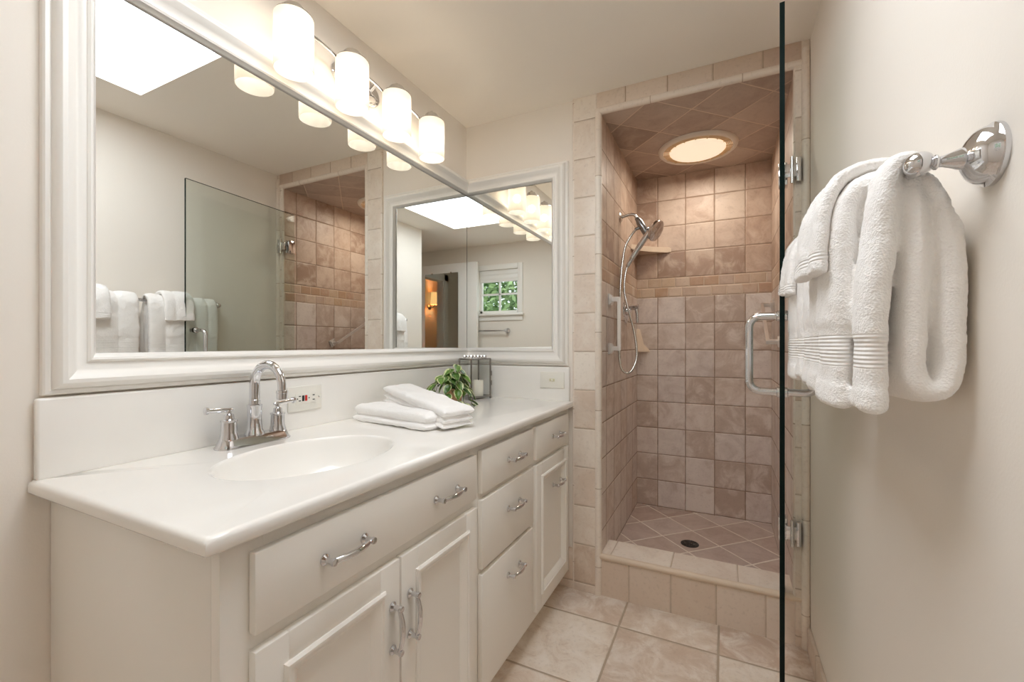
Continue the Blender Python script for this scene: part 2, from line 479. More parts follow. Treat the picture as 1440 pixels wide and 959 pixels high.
tube(bm, [(XR-.0145, YB-.012, 0), (XR-.0145, YB-.012, H-.045), (XR-.0145, YB-.012, H-.034), (XR-.0145, YB-.010, H-.028)], [.0145, .0145, .012, .004], 20, mi=1)
tube(bm, [(SR+.004, YB, .196), (SR+.004, YB, SZ)], .010, 14, mi=1)
obj('trim_5', bm, [M_COL, M_NOSE], kind='structure', label='narrow tile strip right of the shower opening')
# base tiles along the right wall
M_BASE = tile_mat('base_tile', 'yz', (.383, .3), (1.861, -.1), FLOORP, gcol=(176, 160, 142), seed=7.7)
bm = bmesh.new(); box(bm, (XR-.012, .41, 0), (XR, YB-.03, .095), .003)
obj('baseboard_right', bm, M_BASE, kind='structure')

# window_1: frame with casing, sill, muntins and pane
wroot = bpy.data.objects.new('window_1', None); C.objects.link(wroot); wroot.location = (1.16, -.5, WZ0); wroot['kind'] = 'structure'
wroot['label'] = 'small white window with four panes and a blind'; _org[wroot.name] = Vector((1.16, -.5, WZ0))
bm = bmesh.new()
cw = .062
for lo, hi in [((WX0-cw, -.5, WZ0-.0), (WX0, -.48, WZ1+cw)), ((WX1, -.5, WZ0), (WX1+cw, -.48, WZ1+cw)), ((WX0, -.5, WZ1), (WX1, -.48, WZ1+cw))]:
    box(bm, lo, hi, .004)
obj('casing', bm, TRIMW, wroot)
bm = bmesh.new()
box(bm, (WX0-cw-.015, -.5, WZ0-.025), (WX1+cw+.015, -.455, WZ0), .005); box(bm, (WX0-cw, -.5, WZ0-.085), (WX1+cw, -.485, WZ0-.025), .004)
obj('window_sill', bm, TRIMW, wroot)
bm = bmesh.new()
for lo, hi in [((WX0, -.56, WZ0), (WX0+.03, -.53, WZ1)), ((WX1-.03, -.56, WZ0), (WX1, -.53, WZ1)), ((WX0, -.56, WZ0), (WX1, -.53, WZ0+.035)),
               ((WX0, -.56, WZ1-.03), (WX1, -.53, WZ1)), (((WX0+WX1)/2-.011, -.558, WZ0), ((WX0+WX1)/2+.011, -.535, WZ1)), ((WX0, -.558, 1.79), (WX1, -.535, 1.812))]:
    box(bm, lo, hi, .002)
obj('sash', bm, TRIMW, wroot)
bm = bmesh.new(); box(bm, (WX0+.01, -.549, WZ0+.01), (WX1-.01, -.545, WZ1-.01)); obj('pane', bm, THING, wroot, smooth=False)
# raised roman blind
br = root('window_blind', 'gathered white blind raised to the top of the small window', 'blind', (1.16, -.515, 1.95))
bm = bmesh.new()
for k in range(4): box(bm, (WX0+.008, -.528+.004*(k % 2), 1.945+k*.028), (WX1-.008, -.508+.004*(k % 2), 1.985+k*.028), .006)
obj('folds', bm, TRIMW, br)
bm = bmesh.new(); box(bm, (WX0+.005, -.528, 2.055), (WX1-.005, -.505, 2.088), .003); obj('headrail', bm, TRIMW, br)
# greenery outside
m, b, g = base_mat('hedge_leaves')
oi = g.new('ShaderNodeNewGeometry'); rp = g.new('ShaderNodeValToRGB')
rp.color_ramp.elements[0].color = (.05, .13, .03, 1); rp.color_ramp.elements[1].color = (.45, .62, .28, 1)
g.l.new(oi.outputs['Random Per Island'], rp.inputs[0]); g.l.new(rp.outputs[0], b.inputs['Base Color'])
bm = bmesh.new()
for k in range(9000):
    p = Vector((rnd.uniform(-.4, 2.4), rnd.uniform(-2.3, -1.5), rnd.uniform(1.0, 3.0)))
    a = Vector((rnd.gauss(0, 1), rnd.gauss(0, 1), rnd.gauss(0, 1))).normalized(); q = a.orthogonal().normalized()
    s = rnd.uniform(.04, .07)
    v = [bm.verts.new(p+a*s), bm.verts.new(p+q*s*.45), bm.verts.new(p-a*s), bm.verts.new(p-q*s*.45)]
    bm.faces.new(v)
obj('hedge', bm, m, smooth=False, kind='stuff', label='green leafy hedge outside the small window', cat='hedge')

# ------------------------------------------------------------------ framed mirrors
PROF = [(0, 0), (0, .016), (.003, .020), (.009, .022), (.012, .020), (.013, .027), (.017, .034), (.024, .039), (.032, .040), (.040, .036), (.047, .029),
        (.054, .024), (.062, .0215), (.068, .021), (.069, .025), (.073, .028), (.078, .026), (.081, .020), (.085, .016), (.087, .012), (.087, 0)]
FZ0, FZ1, FY0, FX1 = 1.093, 2.104, .3836, .596
mr = root('framed_mirror', 'large mirror in a wide white moulded frame above the sink', 'mirror', (0, 1.2, FZ0))
bm = bmesh.new()
mitre_sweep(bm, [(YB, FZ0), (FY0, FZ0), (FY0, FZ1), (YB, FZ1)][::-1], PROF, lambda a, b, h: (h, a, b), trim_ends=1.0)
obj('frame', bm, TRIMW, mr, angle=28)
bm = bmesh.new(); box(bm, (.0, FY0+.06, FZ0+.05), (.006, YB-.0065, FZ1-.05)); obj('backing', bm, MEDGE, mr, smooth=False)
bm = bmesh.new(); box(bm, (.0062, FY0+.083, FZ0+.083), (.0082, YB-.0095, FZ1-.0885)); obj('mirror_glass', bm, MIRROR, mr, smooth=False)
mr = root('framed_mirror', 'narrow framed mirror on the wall beside the shower column', 'mirror', (.3, YB, FZ0))
bm = bmesh.new()
mitre_sweep(bm, [(0, FZ0), (FX1, FZ0), (FX1, FZ1), (0, FZ1)], PROF, lambda a, b, h: (a, YB-h, b), trim_ends=1.0)
obj('frame', bm, TRIMW, mr, angle=28)
bm = bmesh.new(); box(bm, (.0065, YB-.006, FZ0+.05), (FX1-.05, YB, FZ1-.05)); obj('backing', bm, MEDGE, mr, smooth=False)
bm = bmesh.new(); box(bm, (.0095, YB-.0082, FZ0+.083), (FX1-.083, YB-.0062, FZ1-.0885)); obj('mirror_glass', bm, MIRROR, mr, smooth=False)

# ------------------------------------------------------------------ vanity cabinet
CX = .597; FX = .615; CY0, CY1 = .40, 2.05
van = root('vanity_cabinet', 'cream painted vanity cabinet with overlay doors and drawers below the white countertop', 'cabinet', (.3, 1.2, 0))
bm = bmesh.new()
box(bm, (.003, CY0, 0), (CX-.0225, CY0+.02, .883), .001)
box(bm, (.003, CY1-.02, .09), (CX-.02, CY1-.0, .885))
# face frame: stiles and rails
FZb = .09
for y0, y1 in [(CY0, .47), (1.125, 1.185), (1.555, 1.62), (1.975, CY1)]: box(bm, (CX-.022, y0, FZb), (CX, y1, .885), .001)
for y0, y1, z0, z1 in [(.46, 1.13, .85, .885), (.46, 1.13, .695, .745), (.46, 1.13, FZb, .14), (.77, .82, .14, .70), (1.18, 1.56, .85, .885), (1.18, 1.56, .70, .75),
                       (1.18, 1.56, .47, .52), (1.18, 1.56, FZb, .14), (1.61, 1.98, .85, .885), (1.61, 1.98, .70, .75), (1.61, 1.98, FZb, .14)]:
    box(bm, (CX-.022, y0, z0), (CX-.0005, y1, z1))
box(bm, (.02, CY0+.02, .09), (CX-.02, CY1-.02, .105))
obj('body', bm, CABINET, van)
bm = bmesh.new(); box(bm, (.50, CY0+.02, 0), (.52, CY1-.0, .09)); obj('toe_kick', bm, CABINET, van)

def pull(parent, center, axis, L):
    """bow pull with two round rosettes; axis 'y' horizontal or 'z' vertical, standing off +x"""
    bm = bmesh.new(); c = Vector(center); a = Vector((0, 1, 0)) if axis == 'y' else Vector((0, 0, 1)); X = Vector((1, 0, 0))
    for s in (-1, 1):
        lathe(bm, [(.0105, 0), (.0105, .003), (.008, .0055), (.0055, .008), (.0055, .020), (.0075, .024), (.0065, .029), (0, .030)], c+a*s*L/2, X, 18)
    pts = []; rs = []
    for k in range(17):
        t = -1+2*k/16
        pts.append(c+a*t*L/2+X*(.020+.011*(1-t*t))); rs.append(.0048+.0022*(1-t*t))
    tube(bm, pts, rs, 12, flat=.8, upv=X)
    o = obj('handle', bm, CHROME, parent, origin=center, label='chrome bow handle')
    return o
def slab_front(name, y0, y1, z0, z1, hy=None, L=.1, hz=None):
    bm = bmesh.new(); box(bm, (CX, y0, z0), (FX, y1, z1), .004, 2)
    f = obj(name, bm, CABINET, van, origin=(CX, (y0+y1)/2, (z0+z1)/2))
    for h in ([] if hy is None else (hy if isinstance(hy, (list, tuple)) else [hy])): pull(f, (FX, h, hz if hz else (z0+z1)/2), 'y', L)
    return f
def panel_door(y0, y1, z0, z1):
    r = .062
    bm = bmesh.new()
    for lo, hi in [((CX, y0, z0), (FX, y0+r, z1)), ((CX, y1-r, z0), (FX, y1, z1)), ((CX, y0+r-.001, z0), (FX, y1-r+.001, z0+r)), ((CX, y0+r-.001, z1-r), (FX, y1-r+.001, z1))]:
        box(bm, lo, hi, .003)
    f = obj('door', bm, CABINET, van, origin=(CX, (y0+y1)/2, (z0+z1)/2))
    bm = bmesh.new(); box(bm, (CX+.001, y0+r-.005, z0+r-.005), (CX+.008, y1-r+.005, z1-r+.005)); obj('panel', bm, CABINET, f, smooth=False)
    bm = bmesh.new(); e = r-.012
    mitre_sweep(bm, [(y0+e, z0+e), (y1-e, z0+e), (y1-e, z1-e), (y0+e, z1-e)], [(0, 0), (0, .022), (.004, .026), (.009, .026), (.012, .022), (.016, .023), (.022, .019), (.030, .011), (.033, .008), (.033, 0)],
                lambda a, b, h: (CX+h, a, b), closed=True)
    obj('moulding', bm, CABINET, f, angle=25)
    return f
slab_front('false_drawer', .444, 1.136, .732, .866, [.628, .978], .10, .797)
d = panel_door(.444, .789, .125, .706); pull(d, (FX, .763, .560), 'z', .098)
d = panel_door(.795, 1.139, .125, .706); pull(d, (FX, .824, .560), 'z', .098)
slab_front('drawer', 1.168, 1.573, .735, .870, 1.397, .092, .800)
slab_front('drawer', 1.168, 1.571, .500, .716, 1.394, .092, .632)
slab_front('drawer', 1.168, 1.568, .128, .484, 1.392, .092, .402)
slab_front('drawer', 1.602, 1.998, .735, .870, 1.828, .092, .798)
d = panel_door(1.600, 1.998, .128, .714); pull(d, (FX+.0, 1.832, .586), 'y', .092)

# ------------------------------------------------------------------ countertop with integral oval sink
CT = .92; CTB = .891
TX1, TY0, TY1 = .622, .366, YB-.001
sc, sa, sb = (.338, .780), .236, .172      # centre (x,y), half length along y, half width along x
NE = 128
top = root('countertop', 'glossy white countertop with an integral oval sink on the vanity cabinet', 'countertop', (.3, 1.2, CTB))
bm = bmesh.new()
corners = [(TX1, TY0), (TX1, TY1), (.003, TY1), (.003, TY0)]
angs = sorted(set([2*PI*k/NE for k in range(NE)] + [math.atan2(y-sc[1], x-sc[0]) % (2*PI) for x, y in corners]))
def rect_hit(a, inset=0.0):
    dx, dy = math.cos(a), math.sin(a); t = 1e9
    for lim, dd, c0 in ((TX1-inset, dx, sc[0]), (0.003, dx, sc[0]), (TY1, dy, sc[1]), (TY0+inset, dy, sc[1])):
        if abs(dd) > 1e-9:
            tt = (lim-c0)/dd
            if tt > 0: t = min(t, tt)
    return sc[0]+dx*t, sc[1]+dy*t
def ell(a, f):
    # direction-true ellipse point
    dx, dy = math.cos(a), math.sin(a); r = 1/math.sqrt((dx/(sb*f[0]))**2+(dy/(sa*f[1]))**2)
    return sc[0]+dx*r, sc[1]+dy*r
rings = []
for inset, z in [(.008, CTB), (.002, CTB+.002), (0, CTB+.006), (0, CT-.009), (.002, CT-.004), (.006, CT-.001), (.011, CT)]:
    rings.append([bm.verts.new((*rect_hit(a, inset), z)) for a in angs])
rings.append([bm.verts.new((*ell(a, (1.0, 1.0)), CT)) for a in angs])
for A, B in zip(rings, rings[1:]):
    for k in range(len(angs)):
        k2 = (k+1) % len(angs); bm.faces.new((A[k], A[k2], B[k2], B[k]))
obj('slab', bm, COUNTER, top, angle=50)
bm = bmesh.new(); rings = []
for f, z in [(1.0, CT), (.985, CT-.001), (.972, CT-.004), (.955, CT-.012), (.92, CT-.035), (.86, CT-.065), (.76, CT-.095), (.6, CT-.12), (.4, CT-.132), (.2, CT-.138), (.12, CT-.140)]:
    rings.append([bm.verts.new((*ell(a, (f, f)), z)) for a in angs])
for A, B in zip(rings, rings[1:]):
    for k in range(len(angs)):
        k2 = (k+1) % len(angs); bm.faces.new((A[k], A[k2], B[k2], B[k]))
bm.faces.new(rings[-1])
sk = obj('sink_basin', bm, COUNTER, top, angle=60, label='oval recessed basin')
bm = bmesh.new(); lathe(bm, [(.0, .0), (.022, .0), (.022, .003), (.017, .004), (.016, .002), (.0, .006)], (sc[0], sc[1], CT-.140), seg=24, caps=False)
obj('drain', bm, CHROME, sk, label='chrome drain')
bm = bmesh.new(); box(bm, (.003, .373, CT-.002), (.022, TY1, 1.088), .006, 3); obj('backsplash', bm, COUNTER, top)
bm = bmesh.new(); box(bm, (.021, YB-.022, CT-.002), (.604, YB-.0005, 1.088), .006, 3); obj('backsplash', bm, COUNTER, top)

# ------------------------------------------------------------------ faucet
FXc, FYc = .088, .79
fr = root('faucet', 'chrome two-handle gooseneck faucet behind the oval sink', 'faucet', (FXc, FYc, CT))
bm = bmesh.new()
def stadium(hw, hl, z, n=14):
    pts = []
    for k in range(n+1):
        a = -PI/2+PI*k/n; pts.append((FXc-hw*math.sin(a)*-1 if False else FXc+hw*math.cos(PI/2-a) if False else FXc+hw*math.sin(a), FYc+(hl-hw)+hw*math.cos(a), z))
    for k in range(n+1):
        a = PI/2+PI*k/n; pts.append((FXc+hw*math.sin(a), FYc-(hl-hw)+hw*math.cos(a), z))
    return pts
rg = [[bm.verts.new(p) for p in stadium(hw, hl, z)] for hw, hl, z in [(.031, .106, CT), (.031, .106, CT+.004), (.027, .101, CT+.012), (.024, .097, CT+.022), (.021, .094, CT+.026)]]
for A, B in zip(rg, rg[1:]):
    n = len(A)
    for k in range(n): bm.faces.new((A[k], A[(k+1) % n], B[(k+1) % n], B[k]))
bm.faces.new(rg[-1]); bm.faces.new(list(reversed(rg[0])))
obj('base_plate', bm, CHROME, fr, angle=35)
bm = bmesh.new()
z0 = CT+.024
lathe(bm, [(.026, 0), (.025, .006), (.0195, .016), (.018, .045), (.0185, .075), (.020, .080), (.020, .085), (.0145, .087), (.0145, .098), (.013, .100)], (FXc, FYc, z0), seg=28)
pts = [(FXc, FYc, z0+.098), (FXc, FYc, z0+.125)]
R = .058; zc = CT+.165
for k in range(25):
    a = PI-PI*1.02*k/24; pts.append((FXc+R+R*math.cos(a), FYc, zc+R*math.sin(a)))
pts.append((FXc+2*R+.001, FYc, zc-.02))
tube(bm, pts, [.0135]*2+[.0135-.003*k/24 for k in range(25)]+[.0105], 18)
lathe(bm, [(.0105, .002), (.015, .001), (.015, -.006), (.0138, -.007), (.0138, -.022), (.010, -.024), (0, -.022)], (FXc+2*R+.0015, FYc, zc-.012), seg=20, caps=False)
obj('spout', bm, CHROME, fr, angle=35)
for s in (-1, 1):
    hb = (FXc, FYc+s*.071, z0)
    bm = bmesh.new()
    lathe(bm, [(.0235, 0), (.0225, .005), (.0195, .016), (.0185, .046), (.0205, .048), (.0205, .052), (.0125, .055), (.0115, .066), (.006, .069), (.006, .080), (0, .081)], hb, seg=26)
    h = obj('handle', bm, CHROME, fr, angle=35)
    bm = bmesh.new()
    a = Vector(hb)+Vector((0, -s*.012, .079)); e = Vector(hb)+Vector((-.004, s*.060, .083))
    tube(bm, [a, a.lerp(e, .1), a.lerp(e, .5), a.lerp(e, .88), a.lerp(e, .89), a.lerp(e, .98), e], [.003, .0055, .006, .007, .0095, .0095, .006], 14)
    obj('lever', bm, CHROME, h)

# ------------------------------------------------------------------ outlet and switch
orr = root('gfci_outlet', 'white horizontal outlet with red and black test buttons on the backsplash', 'outlet', (.022, 1.006, 1.02))
oy0, oy1, oz0, oz1 = .941, 1.071, .979, 1.061
bm = bmesh.new(); box(bm, (.022, oy0, oz0), (.028, oy1, oz1), .003); obj('cover_plate', bm, PLASTIC, orr)
bm = bmesh.new(); box(bm, (.027, .966, 1.003), (.0305, 1.046, 1.037), .0015); rc = obj('receptacle', bm, PLASTIC, orr)
bm = bmesh.new(); box(bm, (.030, .990, 1.011), (.0325, .998, 1.030), .0008); obj('test_button', bm, BLACKP, rc, label='black button')
bm = bmesh.new(); box(bm, (.030, 1.001, 1.011), (.0325, 1.009, 1.030), .0008); obj('reset_button', bm, REDP, rc, label='red button')
for y in (.9775, 1.031):
    for dz in (-.007, .008):
        bm = bmesh.new(); box(bm, (.030, y, 1.0185+dz), (.0309, y+.008, 1.0215+dz)); obj('slot', bm, BLACKP, rc, smooth=False, label='dark slot')
for y in (.9705, 1.015):
    bm = bmesh.new(); box(bm, (.030, y, 1.018), (.0309, y+.004, 1.022)); obj('slot', bm, BLACKP, rc, smooth=False, label='dark slot')
for y in (.954, 1.058):
    bm = bmesh.new(); lathe(bm, [(.0028, 0), (.0022, .001), (0, .0012)], (.028, y, 1.02), (1, 0, 0), 12); obj('screw', bm, NICKEL, orr)
sr = root('light_switch', 'white horizontal toggle switch on the short backsplash beside the shower column', 'switch', (.516, YB-.022, 1.022))
yf = YB-.022
bm = bmesh.new(); box(bm, (.453, yf-.006, .982), (.581, yf, 1.062), .003); obj('cover_plate', bm, PLASTIC, sr)
bm = bmesh.new(); box(bm, (.503, yf-.0075, 1.015), (.531, yf-.005, 1.029), .001); tg = obj('bezel', bm, mat('ivory_plastic', lin((214, 210, 180)), .4), sr)
bm = bmesh.new(); box(bm, (.514, yf-.018, 1.018), (.522, yf-.006, 1.026), .002, rot=Matrix.Rotation(.45, 4, 'Z')); obj('toggle', bm, PLASTIC, tg)
for x in (.486, .548):
    bm = bmesh.new(); lathe(bm, [(.0028, 0), (.0022, .001), (0, .0012)], (x, yf-.006, 1.022), (0, -1, 0), 12); obj('screw', bm, PLASTIC, sr)

# ------------------------------------------------------------------ vanity light bar
LY = [.905, 1.138, 1.371, 1.604]; LXo = .102; LZ0, LZ1, LR = 2.036, 2.203, .0565
vl = root('vanity_light', 'four-shade chrome wall light with frosted white cylinders above the large mirror', 'light', (0, 1.255, 2.21))
bm = bmesh.new()
def oval(hw, hl, x, n=16):
    out = []
    for k in range(2*n+2):
        a = PI*k/n if False else 2*PI*k/(2*n+2); out.append((x, 1.255+hl*math.cos(a), 2.205+hw*math.sin(a)))
    return out
rg = [[bm.verts.new(p) for p in oval(hw, hl, x)] for hw, hl, x in [(.062, .122, 0), (.062, .122, .006), (.058, .118, .010), (.050, .108, .012), (.046, .103, .018), (.030, .08, .024)]]
for A, B in zip(rg, rg[1:]):
    for k in range(len(A)): bm.faces.new((A[k], A[(k+1) % len(A)], B[(k+1) % len(A)], B[k]))
bm.faces.new(rg[-1])
obj('backplate', bm, CHROME, vl, angle=35)
bm = bmesh.new(); pts = []
for k in range(61):
    y = LY[0]+(LY[3]-LY[0])*k/60; ph = (y-LY[0])/(LY[1]-LY[0])
    pts.append((.052, y, 2.212+.016*abs(math.sin(PI*ph))))
tube(bm, pts, .0062, 12)
for y in (1.20, 1.31): tube(bm, [(.015, y, 2.205), (.052, y, 2.228)], .007, 12)
obj('bar', bm, CHROME, vl)
for y in LY:
    bm = bmesh.new()
    lathe(bm, [(.053, -.001), (.053, .003), (.031, .007), (.030, .026), (.026, .031), (.012, .032), (.010, .040), (.006, .045), (0, .046)], (LXo, y, LZ1), seg=28)
    tube(bm, [(.052, y, 2.212), (.08, y, LZ1+.014), (LXo, y, LZ1+.016)], .006, 12)
    cp = obj('shade_holder', bm, CAPCHROME, vl, origin=(LXo, y, LZ1), label='chrome cap')
    bm = bmesh.new()
    lathe(bm, [(.050, LZ1-LZ0), (.0545, LZ1-LZ0-.002), (LR, LZ1-LZ0-.006), (LR, .006), (LR-.0015, 0)], (LXo, y, LZ0), seg=40, caps=False)
    obj('shade', bm, SHADE, cp, label='frosted white glass cylinder')
    lp = point_light('bulb', (LXo, y, (LZ0+LZ1)/2+.005), VANITY_WATTS, (1.0, .91, .78), .024)

# ------------------------------------------------------------------ shower ceiling fan light
fl = root('shower_fan_light', 'round white fan light with a glowing lens in the shower ceiling', 'light', (1.149, 2.66, SZ))
bm = bmesh.new()
lathe(bm, [(.208, 0), (.206, -.008), (.198, -.015), (.186, -.017), (.180, -.014), (.180, -.006)], (1.149, 2.66, SZ), seg=64, caps=False)
obj('outer_ring', bm, mat('aged_white_plastic', lin((228, 220, 208)), .4), fl)
bm = bmesh.new()
for r in (.176, .168, .160, .152): lathe(bm, [(r, -.006), (r, -.013), (r-.003, -.014), (r-.003, -.006)], (1.149, 2.66, SZ), seg=64, caps=False)
for k in range(16):
    a = 2*PI*k/16; c_, s_ = math.cos(a), math.sin(a)
    tube(bm, [(1.149+.143*c_, 2.66+.143*s_, SZ-.014), (1.149+.182*c_, 2.66+.182*s_, SZ-.014)], .0028, 6)
obj('grille', bm, mat('cream_plastic', lin((226, 206, 172)), .45), fl)
bm = bmesh.new()
lathe(bm, [(.146, -.002), (.146, -.014), (.140, -.021), (.10, -.030), (.05, -.035), (0, -.036)], (1.149, 2.66, SZ), seg=48, caps=False)
obj('lens', bm, emit_mat('warm_lens', (1.0, .88, .68), .58), fl, label='glowing warm white lens')
bm = bmesh.new(); lathe(bm, [(.205, -.001), (.146, -.001)], (1.149, 2.66, SZ), seg=48, caps=False); obj('housing', bm, emit_mat('housing_painted_glow', (1.0, .80, .58), .3), fl)  # emission stands in for bulb light falling on the housing
fa = bpy.data.lights.new('fan_bulb', 'AREA'); fa.shape = 'DISK'; fa.size = .26; fa.energy = FAN_WATTS; fa.color = (1.0, .90, .77)
fo = bpy.data.objects.new('fan_bulb', fa); C.objects.link(fo); fo.location = (1.149, 2.66, SZ-.042)

# ------------------------------------------------------------------ shower fittings
shy = 2.49
sh = root('hand_shower', 'chrome hand shower on a wall arm with a looping metal hose', 'shower head', (SL, shy, 1.919))
bm = bmesh.new()
lathe(bm, [(.030, 0), (.030, .003), (.022, .009), (.012, .012), (.0, .012)], (SL, shy, 1.919), (1, 0, 0), 24)
tube(bm, catmull([(SL+.005, shy, 1.919), (SL+.05, shy, 1.928), (SL+.08, shy, 1.922), (SL+.095, shy, 1.898)], 6), .0085, 12)
obj('arm', bm, NICKEL, sh)
bm = bmesh.new()
tube(bm, [(SL+.092, shy, 1.905), (SL+.100, shy, 1.893), (SL+.108, shy, 1.878), (SL+.145, shy, 1.812), (SL+.150, shy, 1.800)], [.012, .015, .020, .019, .012], 18)
tube(bm, [(SL+.085, shy-.01, 1.838), (SL+.118, shy, 1.855)], .009, 12)
obj('diverter', bm, mat('grey_chrome', (.30, .30, .31), .25, metal=1.0), sh)
bm = bmesh.new()
hd = Vector((SL+.188, shy-.02, 1.822)); dirn = Vector((.75, -.25, -.45)).normalized()
lathe(bm, [(0, -.040), (.014, -.036), (.030, -.018), (.054, 0), (.059, .012), (.058, .018), (.052, .020), (0, .020)], hd, dirn, 32)
tube(bm, catmull([hd-dirn*.022, (SL+.140, shy-.005, 1.790), (SL+.10, shy, 1.735), (SL+.06, shy, 1.672), (SL+.038, shy, 1.634)], 6), [.017]*6+[.0165]*6+[.015]*6+[.012]*6+[.009], 16)
obj('hand_spray', bm, CHROME, sh)
bm = bmesh.new()
hose = [(SL+.038, shy, 1.634), (SL+.030, shy-.01, 1.58), (SL+.028, shy-.02, 1.50), (SL+.05, shy-.03, 1.40), (SL+.085, shy-.04, 1.27), (SL+.103, shy-.06, 1.15), (SL+.094, shy-.08, 1.085),
        (SL+.068, shy-.10, 1.045), (SL+.036, shy-.11, 1.06), (SL+.018, shy-.10, 1.12), (SL+.012, shy-.08, 1.25), (SL+.012, shy-.06, 1.45), (SL+.016, shy-.04, 1.60), (SL+.030, shy-.02, 1.735), (SL+.058, shy-.01, 1.80), (SL+.090, shy-.01, 1.840)]
tube(bm, catmull(hose, 8), .0068, 10)
obj('hose', bm, NICKEL, sh)
vv = root('shower_valve', 'chrome shower valve lever behind the vertical grab bar', 'faucet', (SL, 2.646, 1.41))
bm = bmesh.new()
lathe(bm, [(.075, 0), (.074, .004), (.060, .008), (.030, .010), (.026, .030), (0, .031)], (SL, 2.646, 1.40), (1, 0, 0), 36)
obj('escutcheon', bm, CHROME, vv)
bm = bmesh.new()
tube(bm, [(SL+.025, 2.646, 1.42), (SL+.075, 2.646, 1.42)], .017, 16); tube(bm, [(SL+.062, 2.646, 1.42), (SL+.068, 2.643, 1.38), (SL+.070, 2.640, 1.325)], [.013, .010, .008], 12)
obj('lever', bm, CHROME, vv)
def grab_bar(name, label, p0, p1, nrm, off, w, flange):
    """square-ended grab bar: p0, p1 on the wall, nrm out of the wall"""
    p0, p1, nrm = Vector(p0), Vector(p1), Vector(nrm); ax = (p1-p0).normalized()
    r = root(name, label, 'grab bar', tuple(p0))
    side = nrm.cross(ax)
    def ob(bm, c, h):   # oriented box: half sizes along ax, nrm, side
        t = bmesh.new(); bmesh.ops.create_cube(t, size=1)
        for v in t.verts: v.co = c+ax*v.co.x*2*h[0]+nrm*v.co.y*2*h[1]+side*v.co.z*2*h[2]
        bmesh.ops.bevel(t, geom=list(t.edges), offset=min(h)*.3, segments=2, affect='EDGES'); merge(bm, t)
    for p in (p0, p1):
        bm = bmesh.new(); ob(bm, p+nrm*.005, (flange, .005, flange)); ob(bm, p+nrm*.012, (flange*.75, .006, flange*.75)); ob(bm, p+nrm*off*.5, (w*1.1, off*.5, w)); obj('flange', bm, SATIN, r)
    bm = bmesh.new(); ob(bm, (p0+p1)/2+nrm*off, ((p1-p0).length/2+w, w*.8, w)); obj('bar', bm, SATIN, r)
    return r
grab_bar('grab_bar', 'short vertical chrome grab bar on the left shower wall', (SL, 2.234, 1.178), (SL, 2.234, 1.430), (1, 0, 0), .050, .0105, .028)
grab_bar('grab_bar', 'slanted chrome grab bar on the right shower wall', (SR, 2.49, 1.212), (SR, 2.87, 1.424), (-1, 0, 0), .060, .010, .028)
# corner shelves
def corner_shelf(label, leg, z, th):
    bm = bmesh.new(); pts = [(SL, SB)]; n = 10
    for k in range(n+1):
        t = k/n; x = SL+leg*t; y = SB-leg*(1-t); bow = -.10*leg*math.sin(PI*t); pts.append((x+bow*.7, y-bow*.7))
    prism(bm, [(x, y, z) for x, y in pts], (0, 0, th))
    bmesh.ops.bevel(bm, geom=[e for e in bm.edges], offset=.004, segments=2, affect='EDGES')
    obj('corner_shelf', bm, CREAMTILE, origin=(SL+leg*.3, SB-leg*.3, z), label=label, cat='shelf')
corner_shelf('large cream corner shelf behind the hand shower', .222, 1.80, .034)
bm = bmesh.new()
for (za, la), (zb, lb) in zip([(1.150, .085), (1.165, .078), (1.20, .045), (1.30, .020)], [(1.165, .078), (1.20, .045), (1.30, .020), (1.302, .018)]):
    A = [bm.verts.new((SL+x, SB-y, za)) for x, y in ((0, 0), (la, 0), (la*.6, la*.6), (0, la))]
    B = [bm.verts.new((SL+x, SB-y, zb)) for x, y in ((0, 0), (lb, 0), (lb*.6, lb*.6), (0, lb))]
    for k in range(4): bm.faces.new((A[k], A[(k+1) % 4], B[(k+1) % 4], B[k]))
    if za == 1.150: bm.faces.new(A)
    if zb == 1.302: bm.faces.new(B)
bmesh.ops.remove_doubles(bm, verts=bm.verts, dist=1e-5)
obj('corner_soap_holder', bm, CREAMTILE, origin=(SL+.02, SB-.02, 1.15), label='small cream corner soap holder below the tile band', cat='soap holder')
# floor drain
dr = root('shower_drain', 'round dark drain in the shower floor', 'drain', (1.119, 2.535, .121))
bm = bmesh.new(); lathe(bm, [(.046, 0), (.046, .002), (.040, .003), (.038, .001), (.030, .001), (.028, .003), (.020, .003), (.018, .001), (.010, .001), (.008, .003), (0, .003)], (1.119, 2.535, .121), seg=28, caps=False)
for k in range(4):
    a = PI*k/4; c_, s_ = math.cos(a)*.04, math.sin(a)*.04; tube(bm, [(1.119-c_, 2.535-s_, .1225), (1.119+c_, 2.535+s_, .1225)], .002, 6)
obj('grate', bm, DKMETAL, dr)

# ------------------------------------------------------------------ glass shower door, swung open towards the room
G0 = Vector((1.428, 1.379)); G1 = Vector((1.506, 2.118)); GZ0, GZ1 = .205, 2.126; GT = .0060
gd = (G1-G0).normalized(); gn = Vector((gd.y, -gd.x))
dd = root('shower_door', 'frameless clear glass shower door standing open with chrome hinges', 'shower door', (G1.x, G1.y, GZ0))
def P3(s, n, z): q = G0+gd*s+gn*n; return Vector((q.x, q.y, z))
L = (G1-G0).length
bm = bmesh.new()
v = [bm.verts.new(P3(s, n, z)) for z in (GZ0, GZ1) for s, n in ((0, -GT), (L, -GT), (L, GT), (0, GT))]
for ids, mi in (((0, 1, 5, 4), 0), ((2, 3, 7, 6), 0), ((1, 2, 6, 5), 0), ((3, 0, 4, 7), 1), ((4, 5, 6, 7), 1), ((3, 2, 1, 0), 1)):
    bm.faces.new([v[i] for i in ids]).material_index = mi
obj('glass_panel', bm, [GLASS, GEDGE], dd, smooth=False)
bm = bmesh.new()
hz0, hz1, hs, off = 1.065, 1.280, .055, .082
